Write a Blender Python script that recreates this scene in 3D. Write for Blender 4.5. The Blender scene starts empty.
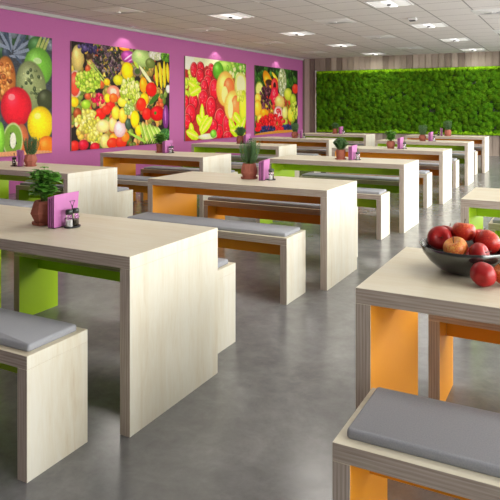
# dining hall with plywood tables, pink picture wall and moss wall
FLOOR0, FLOOR1, FLOOR2 = (.115, .118, .122), (.185, .188, .192), (.27, .273, .276)
LAMP, LUM, SPOT, SKY, EXPO, PGAIN = 0.45, 16, 12, 11.8, 0.0, (1.0, 1.2, 1.35, 1.15)
PICS = [
 (4.74,7.71,0.6,2.555,(62, 66, 72),[
  ('E',0.5,1.4,0.33,0.36,0,(225,120,30),1),
  ('E',1.15,1.5,0.3,0.32,0,(190,30,40),1),
  ('E',0.3,0.6,0.3,0.5,0,(110,160,50),1),
  ('E',1.0,0.75,0.35,0.35,0,(235,180,60),1),
  ('E',1.6,1.35,0.28,0.36,0,(130,190,60),1),
  ('D',2.317,0.156,0.64,0.224,40,0.09,[(95,105,118),(62,72,86),(120,128,136),(50,80,50)]),
  ('S',2.118,0.301,1.888,-0.007,0.029,(138,148,164)),
  ('S',2.118,0.301,2.079,-0.044,0.029,(138,148,164)),
  ('S',2.157,0.266,2.297,-0.02,0.028,(138,148,164)),
  ('S',2.157,0.298,2.523,0.071,0.028,(138,148,164)),
  ('S',2.157,0.33,2.608,0.196,0.028,(138,148,164)),
  ('S',2.079,0.367,2.44,0.373,0.028,(138,148,164)),
  ('S',2.118,0.269,1.704,0.15,0.029,(138,148,164)),
  ('S',2.118,0.301,2.002,-0.036,0.022,(75,88,105)),
  ('S',2.197,0.263,2.419,0.0,0.022,(75,88,105)),
  ('S',2.197,0.359,2.357,0.509,0.022,(75,88,105)),
  ('E',2.65,0.159,0.194,0.148,0,(70,115,60),1),
  ('S',2.586,0.313,2.737,-0.017,0.029,(176,184,112)),
  ('S',2.672,0.29,2.825,-0.009,0.029,(176,184,112)),
  ('S',2.759,0.267,2.902,0.0,0.029,(176,184,112)),
  ('E',2.002,0.751,0.19,0.357,0,(185,115,55),1),
  ('D',2.002,0.751,0.152,0.326,46,0.038,[(212,140,70),(160,88,40),(120,64,30),(225,165,95)]),
  ('E',2.672,0.507,0.29,0.306,0,(118,178,66),1),
  ('E',2.65,0.408,0.086,0.049,0,(196,222,160),0),
  ('E',2.523,0.829,0.294,0.396,-14,(142,152,104),1),
  ('D',2.523,0.829,0.231,0.314,34,0.03,[(100,112,72),(178,186,132),(70,84,52)]),
  ('E',2.825,1.056,0.176,0.17,0,(60,66,40),1),
  ('E',2.217,1.175,0.292,0.304,0,(214,28,48),1),
  ('E',2.118,1.016,0.064,0.048,0,(250,140,145),0),
  ('E',2.715,1.459,0.264,0.281,0,(250,214,30),1),
  ('E',2.65,1.324,0.065,0.05,0,(255,240,130),0),
  ('E',2.847,1.852,0.198,0.181,0,(242,132,36),1),
  ('E',2.586,1.853,0.129,0.115,0,(238,140,40),1),
  ('E',2.317,1.725,0.14,0.264,0,(196,112,70),1),
  ('E',2.147,1.709,0.185,0.272,0,(186,200,140),0),
  ('E',2.147,1.709,0.164,0.24,0,(120,156,62),0),
  ('D',2.147,1.709,0.088,0.144,26,0.012,[(70,90,36),(40,50,26)]),
  ('E',2.147,1.709,0.055,0.12,0,(236,236,214),0),
  ('E',1.907,1.674,0.076,0.256,0,(130,190,62),1),
  ('S',1.388,1.903,2.959,1.935,0.042,(222,164,120)),
 ]),
 (8.17,11.14,0.6,2.555,(34, 28, 22),[
  ('D',1.294,0.937,1.56,1.16,520,0.075,[(150,130,60),(120,140,60),(190,90,50),(214,180,80),(90,110,44),(200,150,90),(70,50,34)]),
  ('E',0.157,0.292,0.145,0.225,0,(206,186,112),1),
  ('D',0.402,0.091,0.239,0.108,26,0.047,[(62,52,92),(88,74,120),(40,34,64)]),
  ('D',0.946,0.331,0.399,0.361,260,0.031,[(44,32,38),(78,58,66),(128,110,104),(38,48,24),(26,20,24),(90,70,84)]),
  ('S',0.376,0.313,0.889,0.735,0.022,(178,194,96)),
  ('S',0.455,0.307,0.946,0.714,0.018,(150,170,80)),
  ('E',0.097,0.762,0.159,0.234,0,(232,210,190),1),
  ('E',0.085,0.762,0.125,0.207,0,(224,84,62),1),
  ('D',0.429,0.695,0.318,0.203,120,0.043,[(150,182,52),(196,210,92),(112,150,34),(178,198,74)]),
  ('E',0.073,1.084,0.098,0.09,0,(236,192,24),1),
  ('E',0.364,1.128,0.117,0.085,0,(152,188,52),1),
  ('E',0.147,1.299,0.1,0.108,0,(150,70,30),1),
  ('D',0.696,1.042,0.165,0.111,20,0.037,[(196,22,66),(164,14,50),(220,60,90)]),
  ('E',1.031,1.153,0.133,0.098,0,(212,38,26),1),
  ('E',0.75,1.305,0.148,0.106,0,(214,32,22),1),
  ('E',0.917,1.23,0.131,0.087,0,(224,50,30),1),
  ('E',1.118,0.882,0.18,0.122,0,(236,150,122),1),
  ('E',1.118,0.882,0.087,0.065,0,(250,214,190),0),
  ('E',0.931,0.695,0.086,0.065,0,(242,190,30),1),
  ('E',1.264,0.644,0.148,0.098,0,(206,200,40),1),
  ('E',0.946,1.001,0.086,0.084,0,(240,206,40),1),
  ('E',1.118,0.998,0.116,0.086,0,(232,110,40),1),
  ('D',0.402,1.43,0.318,0.198,74,0.049,[(218,208,112),(200,190,84),(236,226,150),(186,180,70)]),
  ('D',0.641,1.752,0.189,0.111,24,0.048,[(214,206,100),(232,224,140),(190,184,70)]),
  ('E',0.833,1.533,0.185,0.118,0,(236,216,142),1),
  ('E',1.103,1.511,0.122,0.136,0,(236,206,130),1),
  ('E',0.875,1.82,0.129,0.133,0,(222,206,124),1),
  ('E',0.073,1.871,0.122,0.094,0,(204,42,30),1),
  ('E',0.299,1.865,0.127,0.094,0,(192,26,50),1),
  ('E',0.601,1.918,0.124,0.081,0,(196,30,44),1),
  ('E',1.118,1.773,0.122,0.087,0,(240,160,50),1),
  ('E',1.089,1.868,0.151,0.097,0,(226,60,32),1),
  ('E',1.354,1.862,0.162,0.12,0,(222,52,30),1),
  ('E',1.475,1.769,0.122,0.092,0,(240,130,40),1),
  ('E',1.309,1.605,0.168,0.156,0,(236,200,200),1),
  ('E',1.384,1.074,0.138,0.097,0,(232,214,72),1),
  ('E',1.191,1.289,0.124,0.125,0,(232,208,66),1),
  ('E',1.399,1.34,0.126,0.148,0,(238,196,70),1),
  ('E',1.445,0.012,0.152,0.044,0,(240,140,34),1),
  ('E',1.568,0.171,0.217,0.12,0,(156,62,136),1),
  ('S',1.445,0.24,1.693,0.102,0.018,(232,200,226)),
  ('S',1.537,0.274,1.756,0.178,0.015,(214,150,206)),
  ('E',1.999,0.161,0.314,0.176,0,(172,196,122),1),
  ('E',2.476,0.063,0.248,0.113,0,(214,216,182),1),
  ('D',2.476,0.063,0.213,0.092,26,0.034,[(232,232,206),(190,196,150)]),
  ('E',2.285,0.256,0.159,0.105,0,(112,126,62),1),
  ('E',2.854,0.078,0.2,0.11,0,(92,142,42),1),
  ('D',2.854,0.078,0.185,0.101,22,0.035,[(120,170,60),(60,100,30)]),
  ('E',1.537,0.453,0.174,0.168,0,(246,206,14),1),
  ('E',1.852,0.447,0.143,0.094,0,(128,110,96),1),
  ('E',1.852,0.447,0.084,0.057,0,(64,84,40),0),
  ('S',1.756,0.259,1.885,0.374,0.042,(180,206,80)),
  ('S',1.917,0.331,2.388,0.726,0.045,(228,228,176)),
  ('S',2.476,0.297,2.529,0.722,0.06,(226,184,28)),
  ('S',2.458,0.32,2.507,0.68,0.028,(252,226,70)),
  ('S',2.618,0.224,2.672,0.761,0.06,(226,184,28)),
  ('S',2.6,0.247,2.65,0.718,0.029,(252,226,70)),
  ('S',2.773,0.193,2.795,0.735,0.061,(226,184,28)),
  ('S',2.755,0.215,2.773,0.693,0.029,(252,226,70)),
  ('S',2.891,0.229,2.928,0.622,0.062,(226,184,28)),
  ('S',2.873,0.252,2.906,0.579,0.029,(252,226,70)),
  ('D',1.63,0.85,0.298,0.246,110,0.049,[(204,214,104),(174,190,66),(226,232,150),(150,170,50)]),
  ('E',2.049,0.716,0.122,0.155,0,(246,162,24),1),
  ('E',2.319,0.802,0.179,0.143,0,(222,30,22),1),
  ('E',2.082,1.006,0.139,0.123,0,(250,192,14),1),
  ('E',2.928,0.775,0.09,0.088,0,(232,226,210),1),
  ('S',2.25,1.108,2.6,0.892,0.061,(64,104,34)),
  ('D',1.599,1.212,0.155,0.108,40,0.038,[(170,192,112),(140,166,80),(206,220,160)]),
  ('E',1.983,1.12,0.152,0.131,0,(224,48,22),1),
  ('E',2.166,1.318,0.151,0.122,0,(216,36,26),1),
  ('E',2.529,1.31,0.241,0.155,0,(192,12,22),1),
  ('E',2.458,1.299,0.042,0.034,0,(60,120,40),0),
  ('E',2.836,1.389,0.111,0.253,0,(118,54,120),1),
  ('S',2.817,1.193,2.832,1.542,0.015,(190,130,190)),
  ('E',1.568,1.512,0.099,0.108,0,(62,84,62),1),
  ('E',1.772,1.416,0.134,0.164,0,(250,212,14),1),
  ('E',1.901,1.643,0.117,0.107,0,(246,204,24),1),
  ('S',1.917,1.48,2.082,1.939,0.02,(172,204,92)),
  ('S',1.96,1.488,2.139,1.94,0.02,(146,182,64)),
  ('S',2.002,1.496,2.196,1.94,0.02,(204,224,136)),
  ('S',2.045,1.504,2.254,1.941,0.02,(172,204,92)),
  ('S',2.089,1.512,2.312,1.941,0.02,(146,182,64)),
  ('S',2.132,1.52,2.371,1.942,0.02,(204,224,136)),
  ('S',2.176,1.529,2.43,1.942,0.021,(172,204,92)),
  ('S',2.22,1.537,2.49,1.943,0.021,(146,182,64)),
  ('S',2.264,1.545,2.55,1.943,0.021,(204,224,136)),
  ('S',2.309,1.554,2.61,1.944,0.021,(172,204,92)),
  ('S',2.354,1.562,2.672,1.944,0.021,(146,182,64)),
  ('S',2.399,1.571,2.733,1.945,0.021,(204,224,136)),
  ('S',2.444,1.58,2.795,1.945,0.021,(172,204,92)),
  ('S',2.49,1.588,2.858,1.946,0.021,(146,182,64)),
  ('S',2.536,1.597,2.921,1.946,0.021,(204,224,136)),
  ('S',1.537,1.651,1.983,1.872,0.018,(160,196,84)),
  ('S',1.599,1.674,2.016,1.882,0.018,(160,196,84)),
  ('S',1.661,1.696,2.049,1.892,0.018,(160,196,84)),
  ('S',1.724,1.718,2.082,1.902,0.018,(160,196,84)),
  ('S',1.788,1.741,2.115,1.912,0.018,(160,196,84)),
  ('S',1.852,1.764,2.149,1.922,0.019,(160,196,84)),
  ('E',2.817,1.76,0.19,0.12,0,(62,112,52),1),
  ('D',2.817,1.76,0.175,0.107,30,0.029,[(84,138,70),(44,86,36)]),
 ]),
 (11.76,14.69,0.6,2.555,(150, 46, 40),[
  ('E',0.303,0.105,0.588,0.211,0,(226,228,198),0),
  ('E',1.147,0.05,0.744,0.122,0,(206,214,170),0),
  ('E',1.984,0.141,0.618,0.182,0,(140,180,70),1),
  ('E',2.589,0.106,0.381,0.132,0,(100,150,50),1),
  ('D',2.383,0.218,0.481,0.265,40,0.072,[(176,204,96),(120,170,60),(214,226,150)]),
  ('D',0.303,0.682,0.378,0.376,40,0.079,[(196,212,90),(176,196,60),(216,222,140)]),
  ('E',0.368,0.302,0.157,0.176,0,(120,16,28),0),
  ('E',0.358,0.295,0.129,0.158,0,(246,150,130),0),
  ('E',0.368,0.302,0.126,0.153,0,(206,30,50),1),
  ('D',0.368,0.302,0.095,0.115,9,0.016,[(236,110,110),(170,20,44)]),
  ('E',0.647,0.228,0.163,0.132,0,(120,16,28),0),
  ('E',0.637,0.221,0.135,0.115,0,(246,150,130),0),
  ('E',0.647,0.228,0.131,0.112,0,(206,30,50),1),
  ('D',0.647,0.228,0.099,0.084,9,0.017,[(236,110,110),(170,20,44)]),
  ('E',0.63,0.423,0.178,0.166,0,(120,16,28),0),
  ('E',0.62,0.417,0.15,0.144,0,(246,150,130),0),
  ('E',0.63,0.423,0.146,0.143,0,(206,30,50),1),
  ('D',0.63,0.423,0.11,0.108,9,0.017,[(236,110,110),(170,20,44)]),
  ('E',1.129,0.214,0.136,0.11,0,(120,16,28),0),
  ('E',1.118,0.207,0.107,0.094,0,(246,150,130),0),
  ('E',1.129,0.214,0.105,0.091,0,(206,30,50),1),
  ('D',1.129,0.214,0.079,0.069,9,0.018,[(236,110,110),(170,20,44)]),
  ('E',1.015,0.373,0.179,0.135,0,(120,16,28),0),
  ('E',1.004,0.366,0.15,0.118,0,(246,150,130),0),
  ('E',1.015,0.373,0.145,0.114,0,(206,30,50),1),
  ('D',1.015,0.373,0.109,0.086,9,0.018,[(236,110,110),(170,20,44)]),
  ('E',0.971,0.56,0.207,0.156,0,(120,16,28),0),
  ('E',0.961,0.553,0.175,0.138,0,(246,150,130),0),
  ('E',0.971,0.56,0.171,0.134,0,(206,30,50),1),
  ('D',0.971,0.56,0.129,0.101,9,0.017,[(236,110,110),(170,20,44)]),
  ('E',0.816,0.667,0.157,0.156,0,(120,16,28),0),
  ('E',0.806,0.66,0.13,0.138,0,(246,150,130),0),
  ('E',0.816,0.667,0.126,0.134,0,(206,30,50),1),
  ('D',0.816,0.667,0.094,0.101,9,0.017,[(236,110,110),(170,20,44)]),
  ('E',1.281,0.737,0.242,0.263,0,(120,16,28),0),
  ('E',1.27,0.73,0.208,0.235,0,(246,150,130),0),
  ('E',1.281,0.737,0.203,0.233,0,(206,30,50),1),
  ('D',1.281,0.737,0.153,0.175,9,0.018,[(236,110,110),(170,20,44)]),
  ('E',0.782,0.978,0.229,0.228,0,(120,16,28),0),
  ('E',0.772,0.971,0.199,0.207,0,(246,150,130),0),
  ('E',0.782,0.978,0.193,0.201,0,(206,30,50),1),
  ('D',0.782,0.978,0.145,0.151,9,0.017,[(236,110,110),(170,20,44)]),
  ('E',0.343,1.059,0.191,0.209,0,(120,16,28),0),
  ('E',0.334,1.052,0.163,0.19,0,(246,150,130),0),
  ('E',0.343,1.059,0.158,0.184,0,(206,30,50),1),
  ('D',0.343,1.059,0.119,0.138,9,0.017,[(236,110,110),(170,20,44)]),
  ('E',0.027,1.049,0.126,0.149,0,(120,16,28),0),
  ('E',0.018,1.042,0.102,0.132,0,(246,150,130),0),
  ('E',0.027,1.049,0.098,0.128,0,(206,30,50),1),
  ('D',0.027,1.049,0.074,0.097,9,0.016,[(236,110,110),(170,20,44)]),
  ('E',1.129,1.17,0.24,0.257,0,(120,16,28),0),
  ('E',1.118,1.162,0.205,0.235,0,(246,150,130),0),
  ('E',1.129,1.17,0.201,0.228,0,(206,30,50),1),
  ('D',1.129,1.17,0.151,0.171,9,0.018,[(236,110,110),(170,20,44)]),
  ('E',0.223,1.325,0.228,0.223,0,(120,16,28),0),
  ('E',0.214,1.318,0.202,0.199,0,(246,150,130),0),
  ('E',0.223,1.325,0.193,0.197,0,(206,30,50),1),
  ('D',0.223,1.325,0.145,0.148,9,0.016,[(236,110,110),(170,20,44)]),
  ('E',1.555,1.466,0.267,0.263,0,(120,16,28),0),
  ('E',1.544,1.458,0.235,0.24,0,(246,150,130),0),
  ('E',1.555,1.466,0.226,0.233,0,(206,30,50),1),
  ('D',1.555,1.466,0.17,0.175,9,0.018,[(236,110,110),(170,20,44)]),
  ('E',1.509,1.789,0.25,0.188,0,(120,16,28),0),
  ('E',1.498,1.781,0.216,0.168,0,(246,150,130),0),
  ('E',1.509,1.789,0.21,0.163,0,(206,30,50),1),
  ('D',1.509,1.789,0.158,0.123,9,0.018,[(236,110,110),(170,20,44)]),
  ('E',1.887,1.632,0.209,0.268,0,(120,16,28),0),
  ('E',1.875,1.624,0.175,0.245,0,(246,150,130),0),
  ('E',1.887,1.632,0.171,0.237,0,(206,30,50),1),
  ('D',1.887,1.632,0.129,0.178,9,0.019,[(236,110,110),(170,20,44)]),
  ('E',0.066,1.499,0.185,0.173,0,(120,16,28),0),
  ('E',0.057,1.492,0.157,0.155,0,(246,150,130),0),
  ('E',0.066,1.499,0.153,0.15,0,(206,30,50),1),
  ('D',0.066,1.499,0.115,0.113,9,0.016,[(236,110,110),(170,20,44)]),
  ('E',1.935,1.902,0.232,0.115,0,(120,16,28),0),
  ('E',1.924,1.893,0.196,0.098,0,(246,150,130),0),
  ('E',1.935,1.902,0.192,0.095,0,(206,30,50),1),
  ('D',1.935,1.902,0.144,0.071,9,0.019,[(236,110,110),(170,20,44)]),
  ('E',1.236,1.639,0.211,0.162,0,(120,16,28),0),
  ('E',1.225,1.631,0.18,0.141,0,(246,150,130),0),
  ('E',1.236,1.639,0.175,0.139,0,(206,30,50),1),
  ('D',1.236,1.639,0.132,0.105,9,0.018,[(236,110,110),(170,20,44)]),
  ('E',1.463,0.266,0.25,0.215,0,(86,146,40),1),
  ('E',1.839,0.708,0.449,0.433,0,(240,188,92),1),
  ('E',2.004,0.654,0.257,0.229,0,(226,120,70),1),
  ('E',1.791,0.854,0.15,0.204,0,(250,220,140),0),
  ('E',2.231,1.144,0.441,0.39,0,(244,196,98),1),
  ('E',2.363,1.169,0.235,0.291,0,(230,130,74),1),
  ('E',2.082,1.218,0.125,0.234,0,(252,226,150),0),
  ('E',2.642,0.585,0.33,0.324,0,(222,220,128),1),
  ('E',2.642,0.585,0.22,0.243,0,(236,234,170),0),
  ('E',2.779,1.168,0.224,0.432,0,(200,206,60),1),
  ('D',2.589,0.915,0.163,0.159,12,0.065,[(190,200,70),(220,220,110)]),
  ('S',0.303,0.505,0.465,0.857,0.117,(176,204,40)),
  ('S',0.303,0.505,0.465,0.857,0.052,(204,222,70)),
  ('S',0.303,0.505,0.465,0.857,0.013,(232,238,140)),
  ('S',0.144,0.599,0.63,0.786,0.117,(176,204,40)),
  ('S',0.144,0.599,0.63,0.786,0.052,(204,222,70)),
  ('S',0.144,0.599,0.63,0.786,0.013,(232,238,140)),
  ('S',0.223,0.862,0.63,0.718,0.117,(176,204,40)),
  ('S',0.223,0.862,0.63,0.718,0.052,(204,222,70)),
  ('S',0.223,0.862,0.63,0.718,0.013,(232,238,140)),
  ('S',0.714,1.125,0.714,1.853,0.123,(176,204,40)),
  ('S',0.714,1.125,0.714,1.853,0.055,(204,222,70)),
  ('S',0.714,1.125,0.714,1.853,0.014,(232,238,140)),
  ('S',0.506,1.395,0.757,1.626,0.121,(176,204,40)),
  ('S',0.506,1.395,0.757,1.626,0.054,(204,222,70)),
  ('S',0.506,1.395,0.757,1.626,0.013,(232,238,140)),
  ('S',0.971,1.401,0.63,1.714,0.126,(176,204,40)),
  ('S',0.971,1.401,0.63,1.714,0.056,(204,222,70)),
  ('S',0.971,1.401,0.63,1.714,0.014,(232,238,140)),
  ('S',1.147,1.45,0.714,1.762,0.129,(176,204,40)),
  ('S',1.147,1.45,0.714,1.762,0.057,(204,222,70)),
  ('S',1.147,1.45,0.714,1.762,0.014,(232,238,140)),
  ('S',0.223,1.568,0.303,1.903,0.116,(176,204,40)),
  ('S',0.223,1.568,0.303,1.903,0.052,(204,222,70)),
  ('S',0.223,1.568,0.303,1.903,0.013,(232,238,140)),
  ('S',0.066,1.739,0.547,1.891,0.115,(176,204,40)),
  ('S',0.066,1.739,0.547,1.891,0.051,(204,222,70)),
  ('S',0.066,1.739,0.547,1.891,0.013,(232,238,140)),
  ('S',2.033,1.513,2.383,1.919,0.139,(176,204,40)),
  ('S',2.033,1.513,2.383,1.919,0.062,(204,222,70)),
  ('S',2.033,1.513,2.383,1.919,0.015,(232,238,140)),
  ('S',2.589,1.523,2.383,1.919,0.146,(176,204,40)),
  ('S',2.589,1.523,2.383,1.919,0.065,(204,222,70)),
  ('S',2.589,1.523,2.383,1.919,0.016,(232,238,140)),
  ('S',2.854,1.476,2.486,1.949,0.15,(176,204,40)),
  ('S',2.854,1.476,2.486,1.949,0.067,(204,222,70)),
  ('S',2.854,1.476,2.486,1.949,0.017,(232,238,140)),
  ('S',2.082,1.76,2.854,1.887,0.14,(176,204,40)),
  ('S',2.082,1.76,2.854,1.887,0.062,(204,222,70)),
  ('S',2.082,1.76,2.854,1.887,0.016,(232,238,140)),
  ('S',2.282,1.368,2.589,1.573,0.142,(176,204,40)),
  ('S',2.282,1.368,2.589,1.573,0.063,(204,222,70)),
  ('S',2.282,1.368,2.589,1.573,0.016,(232,238,140)),
  ('E',0.971,1.886,0.414,0.072,0,(214,224,170),1),
  ('E',1.236,1.827,0.141,0.098,0,(120,180,60),1),
 ]),
 (15.22,18.17,0.6,2.555,(28, 48, 20),[
  ('D',1.364,0.289,1.518,0.383,170,0.089,[(40,80,26),(26,50,18),(70,116,40),(18,32,14),(54,96,34)]),
  ('D',1.364,1.338,1.449,0.531,260,0.089,[(150,60,40),(200,170,60),(170,110,40),(120,140,50),(214,60,50)]),
  ('E',0.268,0.675,0.246,0.224,0,(150,170,60),1),
  ('E',0.268,0.675,0.197,0.185,0,(222,220,130),0),
  ('E',0.827,0.428,0.393,0.203,40,(242,156,28),1),
  ('E',0.869,0.45,0.223,0.087,0,(66,40,22),0),
  ('E',1.309,0.291,0.274,0.06,30,(236,200,60),1),
  ('D',0.702,0.895,0.413,0.377,100,0.051,[(66,26,40),(92,44,56),(44,18,30),(120,70,80)]),
  ('E',1.254,0.554,0.231,0.236,0,(222,66,60),1),
  ('E',1.254,0.554,0.095,0.118,0,(60,30,24),0),
  ('E',1.254,0.839,0.258,0.248,0,(226,34,66),1),
  ('D',1.254,0.839,0.204,0.207,10,0.034,[(240,120,120)]),
  ('E',1.791,0.416,0.288,0.427,0,(186,192,150),1),
  ('D',1.791,0.416,0.259,0.396,60,0.041,[(220,222,190),(130,146,90),(160,170,110)]),
  ('E',1.609,1.002,0.322,0.18,0,(238,196,116),1),
  ('E',0.17,0.925,0.183,0.14,0,(244,196,80),1),
  ('E',0.17,1.195,0.22,0.224,0,(240,188,62),1),
  ('E',0.569,1.333,0.241,0.114,0,(250,160,34),1),
  ('E',1.508,1.363,0.308,0.213,0,(240,196,190),1),
  ('D',1.508,1.363,0.21,0.152,24,0.04,[(196,34,48),(222,70,80)]),
  ('E',1.976,1.343,0.19,0.186,0,(238,220,130),1),
  ('E',2.429,1.396,0.243,0.22,0,(232,212,66),1),
  ('E',2.224,0.773,0.3,0.186,0,(198,206,72),1),
  ('E',2.712,0.764,0.234,0.192,0,(60,40,30),1),
  ('E',2.588,0.943,0.231,0.189,0,(176,196,60),1),
  ('E',2.775,0.585,0.236,0.145,0,(232,64,42),1),
  ('D',2.712,1.297,0.265,0.283,36,0.066,[(172,192,54),(206,214,92),(132,156,36)]),
  ('E',1.952,1.613,0.219,0.104,0,(180,200,70),1),
  ('E',0.318,1.512,0.186,0.14,0,(238,190,70),1),
  ('D',1.092,1.643,0.938,0.236,130,0.058,[(206,26,34),(172,14,26),(232,70,66),(220,40,44)]),
  ('D',0.723,1.819,0.58,0.093,60,0.047,[(34,40,84),(56,62,110),(22,26,56)]),
  ('D',2.105,1.828,0.444,0.112,44,0.052,[(34,40,84),(56,62,110)]),
  ('D',0.219,1.736,0.207,0.129,26,0.044,[(206,26,34)]),
  ('D',1.53,1.845,0.35,0.09,26,0.055,[(214,40,40)]),
  ('S',-0.072,1.941,2.901,1.913,0.057,(196,138,66)),
 ]),
]
import bpy, bmesh, math, random
import numpy as np
from mathutils import Vector, Matrix, noise as mnoise

scene = bpy.context.scene
COL = scene.collection
R = math.radians
random.seed(7)
rng = np.random.default_rng(11)

# ------------------------------------------------------------------ helpers
def link(o):
    COL.objects.link(o); return o

def tag(o, label, cat, group=None):
    o['label'] = label; o['category'] = cat
    if group: o['group'] = group
    return o

def empty(name, loc=(0, 0, 0), rz=0.0):
    o = bpy.data.objects.new(name, None); link(o)
    o.empty_display_size = .1
    o.location = loc; o.rotation_euler = (0, 0, rz)
    return o

def mesh_from(name, verts, faces, mats, fm=None, smooth=False):
    me = bpy.data.meshes.new(name)
    me.from_pydata([tuple(v) for v in verts], [], faces)
    for m in mats: me.materials.append(m)
    if fm is not None: me.polygons.foreach_set('material_index', fm)
    if smooth: me.polygons.foreach_set('use_smooth', [True] * len(me.polygons))
    me.update()
    return me

def obj(name, me, parent=None, kind=None):
    o = bpy.data.objects.new(name, me); link(o)
    if parent: o.parent = parent
    if kind: o['kind'] = kind
    return o

def bm_mesh(name, bm, mats, smooth=False):
    me = bpy.data.meshes.new(name)
    bmesh.ops.recalc_face_normals(bm, faces=bm.faces)
    bm.to_mesh(me); bm.free()
    for m in mats: me.materials.append(m)
    if smooth: me.polygons.foreach_set('use_smooth', [True] * len(me.polygons))
    return me

def copy_tree(o, parent=None):
    c = o.copy(); link(c)
    if parent: c.parent = parent
    for ch in list(o.children): copy_tree(ch, c)
    return c

def bm_box(bm, x0, x1, y0, y1, z0, z1, mi=0):
    vs = [bm.verts.new(p) for p in ((x0,y0,z0),(x1,y0,z0),(x1,y1,z0),(x0,y1,z0),(x0,y0,z1),(x1,y0,z1),(x1,y1,z1),(x0,y1,z1))]
    for f in ((3,2,1,0),(4,5,6,7),(0,1,5,4),(1,2,6,5),(2,3,7,6),(3,0,4,7)):
        bm.faces.new([vs[i] for i in f]).material_index = mi

def bm_prism(bm, poly, y0, y1, side_m, cap_m):
    """xz polygon extruded along y; side_m[i] belongs to edge i -> i+1"""
    a = [bm.verts.new((p[0], y0, p[1])) for p in poly]
    b = [bm.verts.new((p[0], y1, p[1])) for p in poly]
    n = len(poly)
    bm.faces.new(a).material_index = cap_m
    bm.faces.new(b[::-1]).material_index = cap_m
    for i in range(n):
        j = (i + 1) % n
        bm.faces.new((a[i], a[j], b[j], b[i])).material_index = side_m[i]

def bm_lathe(bm, prof, n=24, mi=0, cx=0, cy=0, cap0=True, cap1=True, rot=0):
    rings = []
    for r, z in prof:
        rings.append([bm.verts.new((cx + r*math.cos(rot+2*math.pi*k/n), cy + r*math.sin(rot+2*math.pi*k/n), z)) for k in range(n)])
    for a, b in zip(rings, rings[1:]):
        for k in range(n):
            j = (k+1) % n
            bm.faces.new((a[k], a[j], b[j], b[k])).material_index = mi
    if cap0: bm.faces.new(rings[0][::-1]).material_index = mi
    if cap1: bm.faces.new(rings[-1]).material_index = mi

def bm_tube(bm, pts, r, n=6, mi=0, r1=None):
    pts = [Vector(p) for p in pts]; rings = []
    for i, p in enumerate(pts):
        d = (pts[min(i+1, len(pts)-1)] - pts[max(i-1, 0)]).normalized()
        up = Vector((0,0,1)) if abs(d.z) < .9 else Vector((1,0,0))
        s = d.cross(up).normalized(); t = d.cross(s)
        rr = r if r1 is None else r + (r1 - r) * i / (len(pts)-1)
        rings.append([bm.verts.new(p + s*rr*math.cos(2*math.pi*k/n) + t*rr*math.sin(2*math.pi*k/n)) for k in range(n)])
    for a, b in zip(rings, rings[1:]):
        for k in range(n):
            j = (k+1) % n
            bm.faces.new((a[k], a[j], b[j], b[k])).material_index = mi
    bm.faces.new(rings[0][::-1]).material_index = mi
    bm.faces.new(rings[-1]).material_index = mi

# ------------------------------------------------------------------ materials
class NT:
    def __init__(s, name):
        s.m = bpy.data.materials.new(name); s.m.use_nodes = True
        s.t = s.m.node_tree; s.b = s.t.nodes['Principled BSDF']
    def n(s, typ, **kw):
        nd = s.t.nodes.new(typ)
        for k, v in kw.items():
            if k.startswith('i_'): nd.inputs[k[2:].replace('_', ' ')].default_value = v
            else: setattr(nd, k, v)
        return nd
    def l(s, a, b): s.t.links.new(a, b)
    def ramp(s, fac, stops):
        r = s.n('ShaderNodeValToRGB'); e = r.color_ramp.elements
        while len(e) < len(stops): e.new(.5)
        for el, (p, c) in zip(e, stops): el.position = p; el.color = (*c, 1)
        s.l(fac, r.inputs[0]); return r.outputs[0]
    def coords(s, scale, rnd=True):
        tc = s.n('ShaderNodeTexCoord'); mp = s.n('ShaderNodeMapping'); mp.inputs['Scale'].default_value = scale
        s.l(tc.outputs['Object'], mp.inputs[0])
        if rnd:
            mu = s.n('ShaderNodeMath', operation='MULTIPLY'); mu.inputs[1].default_value = 37
            if rnd == 'grain': oi = s.n('ShaderNodeAttribute', attribute_name='grain', attribute_type='OBJECT'); s.l(oi.outputs['Fac'], mu.inputs[0])
            else: oi = s.n('ShaderNodeObjectInfo'); s.l(oi.outputs['Random'], mu.inputs[0])
            s.l(mu.outputs[0], mp.inputs['Location'])
        return mp.outputs[0]
    def math(s, op, a, b=None):
        m = s.n('ShaderNodeMath', operation=op)
        for i, v in enumerate((a, b)):
            if v is None: continue
            if isinstance(v, (int, float)): m.inputs[i].default_value = v
            else: s.l(v, m.inputs[i])
        return m.outputs[0]
    def noise(s, vec, sc, det=4, rough=.55, dist=0):
        nd = s.n('ShaderNodeTexNoise'); nd.inputs['Scale'].default_value = sc; nd.inputs['Detail'].default_value = det
        nd.inputs['Roughness'].default_value = rough; nd.inputs['Distortion'].default_value = dist
        s.l(vec, nd.inputs['Vector']); return nd.outputs['Fac']
    def bump(s, h, st, dist=.01):
        b = s.n('ShaderNodeBump'); b.inputs['Strength'].default_value = st; b.inputs['Distance'].default_value = dist
        s.l(h, b.inputs['Height']); s.l(b.outputs[0], s.b.inputs['Normal'])
    def set(s, **kw):
        for k, v in kw.items(): s.b.inputs[k.replace('_', ' ')].default_value = v
        return s.m

def plain(name, c, rough=.5, metal=0, **kw):
    t = NT(name); t.set(Base_Color=(*c, 1), Roughness=rough, Metallic=metal, **kw); return t.m

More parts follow.
